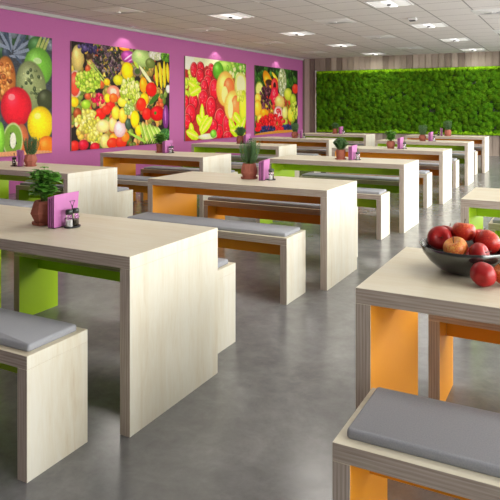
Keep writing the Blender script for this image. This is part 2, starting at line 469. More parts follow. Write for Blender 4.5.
def veneer(name, scale, tint=(1, 1, 1)):
    t = NT(name); v = t.coords(scale, 'grain')
    f = t.noise(v, 3.0, 5, .6, 1.2)
    g = t.noise(v, 14.0, 3, .6, .4)
    w_ = t.noise(v, .9, 2, .5, .2)
    s = t.math('ADD', t.math('ADD', t.math('MULTIPLY', f, .42), t.math('MULTIPLY', g, .2)), t.math('MULTIPLY', w_, .38))
    c = t.ramp(s, [(q, tuple(a_*b_ for a_, b_ in zip(c_, tint))) for q, c_ in ((.28, (.63, .535, .385)), (.42, (.715, .66, .53)), (.56, (.76, .73, .63)), (.75, (.785, .77, .70)))])
    t.l(c, t.b.inputs['Base Color']); t.set(Roughness=.42); t.b.inputs['Specular IOR Level'].default_value = .35
    return t.m

def plyedge(name, axis):
    t = NT(name); tc = t.n('ShaderNodeTexCoord'); sp = t.n('ShaderNodeSeparateXYZ'); t.l(tc.outputs['Object'], sp.inputs[0])
    a = sp.outputs['Z' if axis == 'z' else 'X']
    st = t.math('MULTIPLY', t.math('ADD', t.math('SINE', t.math('MULTIPLY', a, 2*math.pi/.0115)), 1), .5)
    mp = t.n('ShaderNodeMapping'); mp.inputs['Scale'].default_value = (5, 1, 190) if axis == 'z' else (190, 1, 5)
    t.l(tc.outputs['Object'], mp.inputs[0]); nz = t.noise(mp.outputs[0], 1.0, 3, .6)
    f = t.math('ADD', t.math('MULTIPLY', st, .16), t.math('MULTIPLY', nz, .84))
    c = t.ramp(f, [(.3, (.30, .245, .195)), (.5, (.41, .345, .285)), (.7, (.52, .445, .375))])
    t.l(c, t.b.inputs['Base Color']); t.set(Roughness=.6)
    return t.m

def noisy(name, c0, c1, sc, rough=.8, bump=0, det=4, spec=.3, rnd=False, scale=(1,1,1)):
    t = NT(name); v = t.coords(scale, rnd); f = t.noise(v, sc, det)
    t.l(t.ramp(f, [(.35, c0), (.65, c1)]), t.b.inputs['Base Color']); t.set(Roughness=rough)
    t.b.inputs['Specular IOR Level'].default_value = spec
    if bump: t.bump(f, bump, .003)
    return t.m

M = {}
M['wood_h'] = veneer('birch_veneer_top', (.9, 7, 7), (.885, .865, .79))
M['wood_v'] = veneer('birch_veneer_end', (7, 7, .9), (.955, .97, .955))
M['ply_h'] = plyedge('plywood_edge_horizontal', 'z')
M['ply_v'] = plyedge('plywood_edge_vertical', 'x')
M['green'] = plain('lime_green_laminate', (.39, .61, .008), .45)
M['orange'] = plain('orange_laminate', (.72, .285, .005), .45)
M['felt'] = noisy('grey_felt', (.30, .312, .338), (.345, .357, .38), 260, .95, .25, 3, .1)
M['terracotta'] = noisy('terracotta', (.32, .10, .066), (.39, .13, .088), 30, .75, .1)
M['soil'] = noisy('potting_soil', (.02, .013, .008), (.06, .04, .025), 160, .95, .6)
M['leaf'] = noisy('basil_leaf', (.08, .27, .025), (.20, .48, .07), 25, .45, 0, 3, .4)
M['needle'] = noisy('rosemary_needle', (.06, .14, .05), (.16, .28, .13), 60, .6)
M['sprig'] = noisy('thyme_leaf', (.08, .20, .07), (.18, .34, .13), 60, .6)
M['stem'] = plain('green_stem', (.14, .26, .05), .6)
M['pink'] = plain('pink_card', (.46, .14, .365), .5)
M['gap_shade'] = plain('card_gap_shade', (.025, .006, .02), .6)  # near-black colour standing in for shade between the boards
M['blackmetal'] = plain('black_wire', (.02, .02, .022), .35, .6)
M['cap'] = plain('dark_shaker_cap', (.06, .065, .06), .3, .7)
M['salt'] = noisy('salt', (.75, .74, .72), (.85, .84, .82), 300, .9)
M['pepper'] = noisy('ground_pepper', (.05, .04, .03), (.22, .17, .12), 400, .9)
gl = NT('clear_glass'); gl.set(Base_Color=(.97, .985, .98, 1), Roughness=.02, IOR=1.45); gl.b.inputs['Transmission Weight'].default_value = 1; M['glass'] = gl.m
M['bowl'] = plain('smoked_steel_bowl', (.13, .135, .13), .19, .9)
M['white'] = plain('white_paint', (.78, .78, .77), .5)
M['grille'] = plain('vent_white', (.93, .93, .92), .5)
M['trim'] = plain('pale_grey_cornice', (.5, .49, .46), .5)
M['dark'] = plain('dark_sensor', (.03, .03, .03), .4)

# apple skin: red with yellow streaks running from stalk to calyx
t = NT('apple_skin'); tc = t.n('ShaderNodeTexCoord'); sp = t.n('ShaderNodeSeparateXYZ'); t.l(tc.outputs['Object'], sp.inputs[0])
ang = t.math('ARCTAN2', sp.outputs['Y'], sp.outputs['X']); cb = t.n('ShaderNodeCombineXYZ')
t.l(t.math('MULTIPLY', t.math('SINE', ang), 3.5), cb.inputs[0]); t.l(t.math('MULTIPLY', t.math('COSINE', ang), 3.5), cb.inputs[1]); t.l(t.math('MULTIPLY', sp.outputs['Z'], 9), cb.inputs[2])
oi = t.n('ShaderNodeObjectInfo')
va = t.n('ShaderNodeVectorMath', operation='ADD'); t.l(cb.outputs[0], va.inputs[0]); t.l(oi.outputs['Location'], va.inputs[1])
st = t.noise(va.outputs[0], 2.2, 5, .7)
at = t.n('ShaderNodeAttribute', attribute_name='ripe', attribute_type='OBJECT')
f = t.math('ADD', t.math('ADD', st, at.outputs['Fac']), t.math('MULTIPLY', sp.outputs['Z'], .10))
t.l(t.ramp(f, [(.48, (.33, .008, .009)), (.64, (.46, .022, .014)), (.80, (.70, .17, .04)), (.95, (.80, .50, .10))]), t.b.inputs['Base Color'])
t.set(Roughness=.36); t.b.inputs['Specular IOR Level'].default_value = .4; M['apple'] = t.m
M['stalk'] = plain('apple_stalk', (.09, .05, .025), .7)

# ------------------------------------------------------------------ room
XL, XR, YB, YF, H = -7.964, 3.6, 18.66, -4.5, 2.965

# floor: polished concrete
t = NT('polished_concrete'); v = t.coords((1, 1, 1), False)
a = t.noise(v, 1.5, 8, .68, .5); b = t.noise(v, 9, 8, .75, .3)
f = t.math('ADD', t.math('MULTIPLY', a, .6), t.math('MULTIPLY', b, .4))
t.l(t.ramp(f, [(.32, FLOOR0), (.50, FLOOR1), (.68, FLOOR2)]), t.b.inputs['Base Color'])
mr = t.n('ShaderNodeMapRange'); mr.inputs[1].default_value = .35; mr.inputs[2].default_value = .65; mr.inputs[3].default_value = .20; mr.inputs[4].default_value = .26
t.l(b, mr.inputs[0]); t.l(mr.outputs[0], t.b.inputs['Roughness'])
M['floor'] = t.m
obj('floor', mesh_from('floor', [(XL-.2,YF-.2,0),(XR+.2,YF-.2,0),(XR+.2,YB+.2,0),(XL-.2,YB+.2,0)], [(0,1,2,3)], [M['floor']]), kind='structure')

# ceiling: mineral tiles between thin bars
t = NT('ceiling_tiles'); tc = t.n('ShaderNodeTexCoord'); sp = t.n('ShaderNodeSeparateXYZ'); t.l(tc.outputs['Object'], sp.inputs[0])
def gridline(c, off, step, w):
    m = t.math('FLOORED_MODULO', t.math('ADD', c, off), step)
    return t.math('MAXIMUM', t.math('LESS_THAN', m, w), t.math('GREATER_THAN', m, step - w))
g = t.math('MAXIMUM', gridline(sp.outputs['X'], 2.20, .689, .011), gridline(sp.outputs['Y'], -8.92, .71, .009))
nz = t.noise(tc.outputs['Object'], 40, 4)
base = t.ramp(nz, [(.3, (.75, .725, .695)), (.7, (.80, .775, .745))])
mx = t.n('ShaderNodeMix', data_type='RGBA'); t.l(g, mx.inputs[0]); t.l(base, mx.inputs[6]); mx.inputs[7].default_value = (.36, .345, .325, 1)
t.l(mx.outputs[2], t.b.inputs['Base Color']); t.set(Roughness=.9); t.b.inputs['Specular IOR Level'].default_value = .1
t.bump(t.math('SUBTRACT', 1, g), .3, .01)
M['ceil'] = t.m
obj('ceiling', mesh_from('ceiling', [(XL-.2,YF-.2,H),(XR+.2,YF-.2,H),(XR+.2,YB+.2,H),(XL-.2,YB+.2,H)], [(3,2,1,0)], [M['ceil']]), kind='structure')

M['pinkwall'] = noisy('pink_painted_wall', (.50, .14, .36), (.53, .152, .38), 60, .7, .05, 3, .25)
def wallbox(name, x0, x1, y0, y1, z0, z1, m):
    bm = bmesh.new(); bm_box(bm, x0, x1, y0, y1, z0, z1)
    return obj(name, bm_mesh(name, bm, [m]), kind='structure')
wallbox('wall_left', XL-.2, XL, YF-.2, YB, 0, H, M['pinkwall'])
wallbox('trim_1', XL, XL+.045, YF, YB-.02, H-.05, H, M['trim'])
M['plaster'] = noisy('plain_plaster', (.22, .215, .21), (.26, .255, .25), 20, .85)
wallbox('wall_front', XL-.2, XR+.2, YF-.2, YF, 0, H, M['plaster'])

# back wall: weathered grey planks standing upright
PW = .186
t = NT('weathered_planks'); tc = t.n('ShaderNodeTexCoord'); sp = t.n('ShaderNodeSeparateXYZ'); t.l(tc.outputs['Object'], sp.inputs[0])
idx = t.math('FLOOR', t.math('DIVIDE', t.math('ADD', sp.outputs['X'], 20), PW))
wn = t.n('ShaderNodeTexWhiteNoise', noise_dimensions='1D'); t.l(idx, wn.inputs['W'])
mp = t.n('ShaderNodeMapping'); mp.inputs['Scale'].default_value = (16, 16, 1.2); t.l(tc.outputs['Object'], mp.inputs[0])
gr = t.noise(mp.outputs[0], 2.0, 6, .65, .8)
f = t.math('ADD', t.math('MULTIPLY', wn.outputs['Value'], .6), t.math('MULTIPLY', gr, .4))
t.l(t.ramp(f, [(.15, (.15, .115, .092)), (.45, (.35, .288, .238)), (.85, (.60, .52, .44))]), t.b.inputs['Base Color']); t.set(Roughness=.85); t.bump(gr, .3, .004)
M['plank'] = t.m
bm = bmesh.new()
bm_box(bm, XL-.2, XR+.2, YB+.02, YB+.2, 0, H)
k0 = math.floor((XL + 20) / PW); x = k0*PW - 20
while x < XR:
    x0, x1 = max(x+.016, XL+.002), min(x+PW-.016, XR)
    if x1 - x0 > .02: bm_box(bm, x0, x1, YB, YB+.03, .0, H)
    x += PW
obj('wall_back', bm_mesh('wall_back', bm, [M['plank']]), kind='structure')

# right wall: glazed from near the floor up, outside the view
bm = bmesh.new()
SZ, TZ = .04, 2.45
WY0 = -1.0
bm_box(bm, XR, XR+.2, YF-.2, YB+.2, 0, SZ); bm_box(bm, XR, XR+.2, YF-.2, YB+.2, TZ, H)
bm_box(bm, XR, XR+.2, YF, WY0, SZ, TZ)
piers = [WY0, 5.9, 9.1, 12.3, 15.5, YB]
for p in piers: bm_box(bm, XR, XR+.2, p-.09, p+.09, SZ, TZ)
obj('wall_right', bm_mesh('wall_right', bm, [M['plaster']]), kind='structure')
for i, (a, b) in enumerate(zip(piers, piers[1:])):
    bm = bmesh.new(); y0, y1 = a+.09, b-.09
    bm_box(bm, XR+.06, XR+.12, y0, y1, SZ, SZ+.06); bm_box(bm, XR+.06, XR+.12, y0, y1, TZ-.06, TZ)
    bm_box(bm, XR+.06, XR+.12, y0, y0+.06, SZ+.06, TZ-.06); bm_box(bm, XR+.06, XR+.12, y1-.06, y1, SZ+.06, TZ-.06)
    bm_box(bm, XR+.06, XR+.12, (y0+y1)/2-.03, (y0+y1)/2+.03, SZ+.06, TZ-.06)
    obj('window_%d' % (i+1), bm_mesh('window_frame', bm, [M['white']]), kind='structure')
    pl = bpy.data.lights.new('window_portal', 'AREA'); pl.shape = 'RECTANGLE'; pl.size = TZ-SZ; pl.size_y = y1-y0
    pl.cycles.is_portal = True
    po = link(bpy.data.objects.new('window_portal', pl)); po.location = (XR+.13, (y0+y1)/2, (SZ+TZ)/2); po.rotation_euler = (0, R(90), 0)

# ------------------------------------------------------------------ tables and benches
def slab_set(L, W, Hh, t_, col, apron_h):
    """mitred plywood bridge: top, two end legs, an apron under the middle. Returns mesh data by part."""
    mats = [M['wood_h'], M['wood_v'], M['ply_h'], M['ply_v'], M[col]]
    x = L/2; d = .0004
    out = {}
    def fin(name, bm):
        bmesh.ops.bevel(bm, geom=[e for e in bm.edges], offset=.0008, segments=1, affect='EDGES', clamp_overlap=True)
        return bm_mesh(name, bm, mats)
    bm = bmesh.new()
    bm_prism(bm, [(-x, Hh), (x, Hh), (x, Hh-t_), (-x, Hh-t_)], 0, W, [0, 1, 4, 1], 2); out['top'] = fin('top', bm)
    for s, nm in ((1, 'leg_r'), (-1, 'leg_l')):
        bm = bmesh.new()
        bm_prism(bm, [(s*x, Hh-t_-d), (s*x, 0), (s*(x-t_), 0), (s*(x-t_), Hh-t_-d)], 0, W, [1, 3, 4, 3], 3); out[nm] = fin(nm, bm)
    bm = bmesh.new(); bm_box(bm, -x+t_+.0005, x-t_-.0005, W/2-.011, W/2+.011, Hh-t_-apron_h, Hh-t_-.0005, 4); out['apron'] = fin('apron', bm)
    return out

TL, TW, TT = 1.665, .707, .053
BL, BW, BH, BT = 1.46, .335, .462, .05
def cushion_mesh():
    lx, ly, h, r = BL/2-.026, BW/2-.032, .027, .012
    bm = bmesh.new(); n = 5
    def ring(ins, z, rr):
        pts = []
        for cx, cy, a0 in ((lx-rr, ly-rr, 0), (-lx+rr, ly-rr, 90), (-lx+rr, -ly+rr, 180), (lx-rr, -ly+rr, 270)):
            for k in range(n):
                a = R(a0 + 90*k/(n-1)); q = max(rr-ins, .001)
                pts.append(bm.verts.new((cx+q*math.cos(a), cy+q*math.sin(a), z)))
        return pts
    rings = [ring(.003, 0, r), ring(.0005, .004, r), ring(0, .012, r), ring(.001, .020, r), ring(.004, .0245, r), ring(.009, h, r)]
    for a, b in zip(rings, rings[1:]):
        for k in range(len(a)):
            j = (k+1) % len(a); bm.faces.new((a[k], a[j], b[j], b[k]))
    bm.faces.new(rings[0][::-1]); bm.faces.new(rings[-1])
    me = bm_mesh('cushion', bm, [M['felt']], True)
    return me
cush = cushion_mesh()

protos = {}
for col in ('green', 'orange'):
    for kind, dims in (('table', (TL, TW, .75, TT)), ('bench', (BL, BW, BH, BT))):
        ms = slab_set(*dims, col, .111 if kind == 'table' else .112)
        root = empty('dining_table' if kind == 'table' else 'bench')
        top = obj('tabletop' if kind == 'table' else 'seat', ms['top'], root)
        obj('leg', ms['leg_l'], root); obj('leg', ms['leg_r'], root)
        ap = obj('apron', ms['apron'], root); ap['label'] = col + ' apron'
        if kind == 'bench':
            c = obj('cushion', cush, root); c.location = (0, BW/2, BH); c['label'] = 'grey felt seat cushion'
        protos[kind, col] = root
used = set()
def place(kind, col, loc, label, group, sy=1):
    p = protos[kind, col]
    o = p if (kind, col) not in used else copy_tree(p)
    used.add((kind, col)); gv = random.random()
    for ch in o.children: ch['grain'] = gv
    o.location = loc; o.scale = (1, sy, 1)
    return tag(o, label, 'table' if kind == 'table' else 'bench', group)

# key, row, right (or left) end x, front y, colour, ordinal in its row
TABLES = [
 ('A', 'middle', -1.640, 2.024, 'green', 'nearest the camera'), ('B', 'middle', -1.654, 4.338, 'orange', 'second'), ('C', 'middle', -1.669, 6.716, 'green', 'third'),
 ('E', 'middle', -1.683, 8.982, 'orange', 'fourth'), ('F', 'middle', -1.699, 11.330, 'green', 'fifth'), ('G', 'middle', -1.715, 13.686, 'orange', 'farthest'),
 ('L1', 'left', -4.222, 4.300, 'green', 'nearest the camera'), ('L2', 'left', -4.118, 6.50, 'orange', 'second'), ('L3', 'left', -4.210, 8.90, 'green', 'third'),
 ('L4', 'left', -4.220, 11.17, 'orange', 'fourth'), ('L5', 'left', -4.230, 13.55, 'green', 'farthest'),
 ('D', 'right', -.675+TL, 2.044, 'orange', 'nearest the camera'), ('R2', 'right', -.70+TL, 4.362, 'green', 'second'),
]
POS = {}
for key, row, xr, y, col, ordn in TABLES:
    cx = xr - TL/2; POS[key] = (cx, y + TW/2, row, ordn)
    where = ('in the %s row, %s' % (row, ordn + ('' if 'nearest' in ordn or 'farthest' in ordn else ' from the camera')))
    place('table', col, (cx, y, 0), 'pale plywood dining table with %s inner faces %s' % (col, where), 'plywood dining tables')
    for side in ('front', 'back'):
        if key == 'D' and side == 'front': loc, sy = (-.588+BL/2, 1.582, 0), 1.1
        elif key == 'A' and side == 'front': loc, sy = (-1.772-BL/2, 1.602, 0), .94
        else:
            loc, sy = (cx, y - .445 if side == 'front' else y + TW + .078, 0), 1
            loc = (xr - .127 - BL/2 if row != 'right' else xr - TL + .081 + BL/2, loc[1], 0)
        w2 = {'nearest the camera': 'nearest', 'second': 'second', 'third': 'third', 'fourth': 'fourth', 'fifth': 'fifth', 'farthest': 'farthest'}[ordn]
        place('bench', col, loc, 'grey-cushioned plywood bench on the %s side of the %s %s-lined table, %s row' % ('camera' if side == 'front' else 'far', w2, col, row), 'cushioned plywood benches', sy)

# ------------------------------------------------------------------ table-top things
def leaf(bm, base, direction, up, ln, wd, fold=.25, droop=.35, mi=0):
    d = direction.normalized(); s = d.cross(up).normalized(); u = s.cross(d).normalized()
    prof = ((0, .04), (.15, .34), (.4, .5), (.68, .46), (.88, .26), (1, .02))
    L_, C_, R_ = [], [], []
    for q, w in prof:
        p = base + d*ln*q - u*ln*droop*q*q
        C_.append(bm.verts.new(p)); L_.append(bm.verts.new(p + s*wd*w + u*wd*w*fold*1.4)); R_.append(bm.verts.new(p - s*wd*w + u*wd*w*fold*1.4))
    for i in range(len(prof)-1):
        bm.faces.new((C_[i], C_[i+1], L_[i+1], L_[i])).material_index = mi
        bm.faces.new((R_[i], R_[i+1], C_[i+1], C_[i])).material_index = mi

def foliage_basil(seed, spread, height):
    rd = random.Random(seed); fo, st = bmesh.new(), bmesh.new()
    for k in range(15):
        a = 2*math.pi*k/15 + rd.uniform(-.3, .3); r0 = rd.uniform(.002, .018); ro = spread*rd.uniform(.2, .6) if k else .0
        hh = height*rd.uniform(.6, .86) if k else height*.94
        p0 = Vector((r0*math.cos(a), r0*math.sin(a), 0)); p2 = Vector((ro*math.cos(a), ro*math.sin(a), hh)); p1 = p0.lerp(p2, .5)*1.0; p1.x *= .7; p1.y *= .7
        pts = [p0.lerp(p1, q*2) if q < .5 else p1.lerp(p2, q*2-1) for q in (0, .25, .5, .75, 1)]
        bm_tube(st, pts, .0022, 5, 0, .0012)
        for lvl, q in enumerate((.3, .5, .7, .88, 1.0)):
            p = p0.lerp(p1, q*2) if q < .5 else p1.lerp(p2, q*2-1)
            for s in range(2 if lvl < 4 else 4):
                b = a + lvl*math.pi/2 + s*(math.pi if lvl < 4 else math.pi/2) + rd.uniform(-.4, .4)
                ln = spread*rd.uniform(.42, .6) * (1 if lvl < 4 else .62)
                leaf(fo, p, Vector((math.cos(b), math.sin(b), rd.uniform(.1, .6))), Vector((0, 0, 1)), ln, ln*.86, .2, rd.uniform(.2, .5))
    return bm_mesh('foliage', fo, [M['leaf']], True), bm_mesh('stems', st, [M['stem']])

def foliage_rosemary(seed, spread, height):
    rd = random.Random(seed); fo, st = bmesh.new(), bmesh.new()
    for k in range(54):
        a = rd.uniform(0, 2*math.pi); r0 = .036*math.sqrt(rd.random()); ro = r0 + spread*rd.uniform(.2, .5)*(r0/.036)
        hh = height*rd.uniform(.72, 1)
        p0 = Vector((r0*math.cos(a), r0*math.sin(a), 0)); p2 = Vector((ro*math.cos(a), ro*math.sin(a), hh)); p1 = Vector((p2.x*.95, p2.y*.95, hh*.4))
        f = lambda q: p0*(1-q)**2 + p1*2*q*(1-q) + p2*q*q
        bm_tube(st, [f(q) for q in (0, .3, .6, 1)], .0018, 4, 0, .0008)
        for i in range(46):
            q = .12 + .88*i/45; p = f(q); b = i*2.4 + a
            ln = .021*rd.uniform(.7, 1.15)*(1.1-.4*q)
            d = Vector((math.cos(b), math.sin(b), rd.uniform(.8, 1.6))).normalized(); s = d.cross(Vector((0, 0, 1))).normalized()*.0024
            e = p + d*ln
            v = [fo.verts.new(z) for z in (p-s*.6, p+s*.6, p+d*ln*.6+s, e, p+d*ln*.6-s)]
            fo.faces.new(v)
    return bm_mesh('foliage', fo, [M['needle']]), bm_mesh('stems', st, [M['stem']])

def foliage_thyme(seed, spread, height):
    rd = random.Random(seed); fo, st = bmesh.new(), bmesh.new()
    for k in range(70):
        a = rd.uniform(0, 2*math.pi); u = math.sqrt(rd.random()); ro = spread*u*.95; hh = height*(math.sqrt(max(0, 1-.72*u*u)))*rd.uniform(.82, 1)
        r0 = .028*u
        p0 = Vector((r0*math.cos(a), r0*math.sin(a), 0)); p2 = Vector((ro*math.cos(a), ro*math.sin(a), hh)); p1 = Vector((p2.x*.6, p2.y*.6, hh*.6))
        f = lambda q: p0*(1-q)**2 + p1*2*q*(1-q) + p2*q*q
        bm_tube(st, [f(q) for q in (0, .5, 1)], .0011, 4, 0, .0007)
        for i in range(26):
            q = .2 + .8*i/25; b = i*2.4
            leaf(fo, f(q), Vector((math.cos(b), math.sin(b), rd.uniform(.2, 1.2))), Vector((0, 0, 1)),   .02*rd.uniform(.7, 1.2), .012, .2, .2)
    return bm_mesh('foliage', fo, [M['sprig']], True), bm_mesh('stems', st, [M['stem']])

FOL = {'basil': foliage_basil(1, .112, .195), 'rosemary': foliage_rosemary(2, .125, .19), 'thyme': foliage_thyme(3, .098, .158), 'broad': foliage_basil(5, .115, .175)}

def pot_mesh(kind):
    """returns pot, saucer mesh and the height of the soil"""
    prof = {'faceted': ([(.043, .0), (.048, .006), (.073, .055), (.058, .105), (.050, .118)], 8, .118),
            'rounded': ([(.046, .0), (.052, .005), (.066, .04), (.066, .06), (.058, .09), (.052, .112)], 10, .112),
            'straight': ([(.047, .0), (.050, .004), (.058, .106), (.060, .110)], 28, .110),
            'globe': ([(.034, .0), (.052, .014), (.064, .036), (.067, .058), (.062, .08), (.050, .100), (.044, .108)], 28, .108)}[kind]
    p, n, h = prof
    rim = p[-1][0]
    inner = [(rim-.006, h), (rim-.008, h-.014)]
    bm = bmesh.new(); bm_lathe(bm, p + inner, n, 0, cap1=False)
    pm = bm_mesh('pot', bm, [M['terracotta']], n > 20)
    bm = bmesh.new(); r = p[0][0]+.020
    bm_lathe(bm, [(r-.006, 0), (r, .004), (r+.004, .014), (r, .0145), (r-.006, .0075)], n, 0)
    sm = bm_mesh('saucer', bm, [M['terracotta']], n > 20)
    bm = bmesh.new(); bm_lathe(bm, [(rim-.0085, h-.016), (rim-.0085, h-.0125), (.01, h-.009)], n, 0)
    return pm, sm, bm_mesh('soil', bm, [M['soil']]), h
POTS = {k: pot_mesh(k) for k in ('faceted', 'rounded', 'straight', 'globe')}

def herb(kind, pot, loc, rz, label, sc=1):
    r = empty('potted_herb', loc, rz); r.scale = (sc, sc, sc)
    tag(r, label, 'potted plant', 'potted herbs on the tables')
    pm, sm, so, h = POTS[pot]
    s = obj('saucer', sm, r); p = obj('pot', pm, r); p.location.z = .0078; p['label'] = 'terracotta pot'
    q = obj('soil', so, p)
    fo, st = FOL[kind]
    a = obj('stems', st, r); a.location.z = h - .004
    b = obj('foliage', fo, r); b.location.z = h - .004; b['label'] = 'green foliage'
    return r

# pink card holder: upright boards standing a few mm apart on a base rail
def holder_meshes():
    out = []
    for i, (x, h) in enumerate(((-.0195, .158), (-.0065, .162), (.0065, .165), (.0195, .170))):
        bm = bmesh.new(); w = .0027; y0, y1, n = -.083, .083, 8
        # last board flares outward at its far top corner
        g = []
        for j in range(n+1):
            v = j/n; row = []
            for k in range(5):
                z = .004 + (h-.004)*k/4; fl = (.02 if i == 3 else .006)*max(0, v-.55)*max(0, k/4-.4)*2
                zz = z + (.004*v if k == 4 else 0)
                row.append([bm.verts.new((x+fl+s*w, y0+(y1-y0)*v, zz)) for s in (-1, 1)])
            g.append(row)
        for j in range(n):
            for k in range(4):
                bm.faces.new((g[j][k][1], g[j+1][k][1], g[j+1][k+1][1], g[j][k+1][1]))
                bm.faces.new((g[j][k][0], g[j][k+1][0], g[j+1][k+1][0], g[j+1][k][0]))
            bm.faces.new((g[j][4][0], g[j][4][1], g[j+1][4][1], g[j+1][4][0])); bm.faces.new((g[j][0][1], g[j][0][0], g[j+1][0][0], g[j+1][0][1]))
        for k in range(4):
            bm.faces.new((g[0][k][0], g[0][k][1], g[0][k+1][1], g[0][k+1][0])); bm.faces.new((g[n][k][1], g[n][k][0], g[n][k+1][0], g[n][k+1][1]))
        out.append(bm_mesh('board', bm, [M['pink']]))
    bm = bmesh.new(); bm_box(bm, -.024, .024, -.08, .08, 0, .0045)
    bm_box(bm, -.0165, -.0095, -.0795, .07, .0045, .150); bm_box(bm, -.0035, .0035, -.0795, .07, .0045, .153); bm_box(bm, .0095, .0165, -.0795, .07, .0045, .156)  # dark slabs added in the gaps to paint the shade between boards
    return out, bm_mesh('base_gap_shade', bm, [M['gap_shade']])
HB, HS = holder_meshes()
def holder(loc, rz, label):
    r = empty('menu_card_holder', loc, rz); tag(r, label, 'card holder', 'pink card holders on the tables')
    for m in HB: obj('board', m, r)
    s = obj('base_gap_shade', HS, r); s['label'] = 'base rail and painted gap shade between the boards'
    return r

# cruet stand: tray, wire post with a loop, two wire rings
bm = bmesh.new(); bm_lathe(bm, [(.036, 0), (.038, .003), (.038, .007), (.035, .0075), (.034, .0045)], 28)
for v in bm.verts: v.co.y *= 1.25
tray_m = bm_mesh('tray', bm, [M['blackmetal']], True)
bm = bmesh.new()
bm_tube(bm, [(0, 0, .004), (0, 0, .105)], .0032, 6)
bm_tube(bm, [(0, 0, .104), (0, -.017, .136), (0, .017, .136), (0, 0, .104)], .0032, 6)
handle_m = bm_mesh('handle', bm, [M['blackmetal']])
bm = bmesh.new()
for s in (-1, 1):
    bm_tube(bm, [(.0202*math.cos(q), s*.0235+.0202*math.sin(q), .05) for q in [2*math.pi*k/16 for k in range(17)]], .0011, 5)
ring_m = bm_mesh('ring', bm, [M['blackmetal']])
bm = bmesh.new(); bm_lathe(bm, [(.016, 0), (.0175, .003), (.0175, .045), (.015, .06), (.015, .064)], 20)
body_m = bm_mesh('body', bm, [M['glass']], True)
bm = bmesh.new(); bm_lathe(bm, [(.0158, .0645), (.0185, .066), (.0185, .083), (.016, .089), (.006, .091)], 20)
cap_m = bm_mesh('cap', bm, [M['cap']], True)
def fill(m):
    bm = bmesh.new(); bm_lathe(bm, [(.0145, .002), (.016, .005), (.016, .034), (.012, .036)], 16); return bm_mesh('filling', bm, [m], True)
salt_m, pep_m = fill(M['salt']), fill(M['pepper'])
def cruet(loc, rz, label, where):
    r = empty('cruet_stand', loc, rz); tag(r, label, 'cruet stand', 'wire cruet stands on the tables')
    obj('tray', tray_m, r); obj('handle', handle_m, r); obj('ring', ring_m, r)
    for s, nm, m in ((-1, 'salt', salt_m), (1, 'pepper', pep_m)):
        y = s*.0235; p = Vector((-y*math.sin(rz), y*math.cos(rz), .0048))
        k = empty(nm + '_shaker', Vector(loc)+p, rz)
        tag(k, '%s shaker in the cruet stand on %s' % (nm, where), 'shaker', nm + ' shakers in the cruet stands')
        obj('body', body_m, k); c = obj('cap', cap_m, k); c['label'] = 'dark metal cap'
        obj(nm, m, k)

# table: herb kind, pot kind, herb xy, holder xy, mirrored
SETS = {
 'A': ('basil', 'faceted', (-2.508, 2.383), (-2.382, 2.392), 0), 'B': ('rosemary', 'rounded', (-2.53, 4.745), (-2.385, 4.74), 0, .2),
 'C': ('thyme', 'straight', (-2.507, 7.03), (-2.37, 7.06), 0), 'E': ('broad', 'globe', (-2.507, 9.27), (-2.365, 9.28), 0),
 'F': ('rosemary', 'globe', (-2.55, 11.64), (-2.40, 11.62), 0), 'G': ('rosemary', 'rounded', (-2.517, 13.99), (-2.65, 13.98), 1, .19),
 'L1': ('rosemary', 'faceted', (-5.106, 4.665), (-5.225, 4.640), 1, .72), 'L2': ('broad', 'straight', (-5.085, 6.93), (-4.965, 6.93), 0),
 'L3': ('thyme', 'rounded', (-5.13, 9.30), (-4.99, 9.28), 0), 'L4': ('rosemary', 'faceted', (-5.106, 11.56), (-4.97, 11.56), 0, .33),
 'L5': ('thyme', 'straight', (-5.094, 13.89), (-4.95, 13.89), 0)}
NAMEH = {'basil': 'bushy basil', 'rosemary': 'spiky rosemary', 'thyme': 'small-leaved thyme', 'broad': 'broad-leaved herb'}
NAMEP = {'faceted': 'faceted', 'rounded': 'chunky', 'straight': 'straight-sided', 'globe': 'round'}
for key, (hk, pk, pxy, hxy, mir, *turn) in SETS.items():
    cx, cy, row, ordn = POS[key]
    o2 = ordn.replace('nearest the camera', 'nearest')
    where = 'the %s table of the %s row' % (o2, row)
    herb(hk, pk, (pxy[0], pxy[1], .7502), random.uniform(0, 6), '%s in a %s terracotta pot on %s' % (NAMEH[hk], NAMEP[pk], where), 1.12 if pk == 'rounded' else 1)
    rz = (math.pi if mir else 0) + (turn[0] if turn else 0)
    holder((hxy[0], hxy[1], .7502), rz, 'holder of upright pink cards on %s' % where)
    cruet((hxy[0]+.066*math.cos(rz), hxy[1]+.066*math.sin(rz), .7502), rz, 'small black wire cruet stand beside pink cards on %s' % where, where)

# ------------------------------------------------------------------ bowl of apples on the near right table
BX, BY = -.372, 2.440
bowl = empty('fruit_bowl', (BX, BY, .7502)); tag(bowl, 'dark grey metal bowl heaped with apples on the nearest right table', 'bowl')
bm = bmesh.new()
prof = [(.055, 0), (.075, .002), (.105, .016), (.135, .041), (.157, .070), (.170, .100), (.1685, .1015), (.166, .100), (.153, .071), (.131, .044), (.102, .020), (.07, .0065), (.02, .005)]
bm_lathe(bm, prof, 64)
obj('shell', bm_mesh('shell', bm, [M['bowl']], True), bowl)

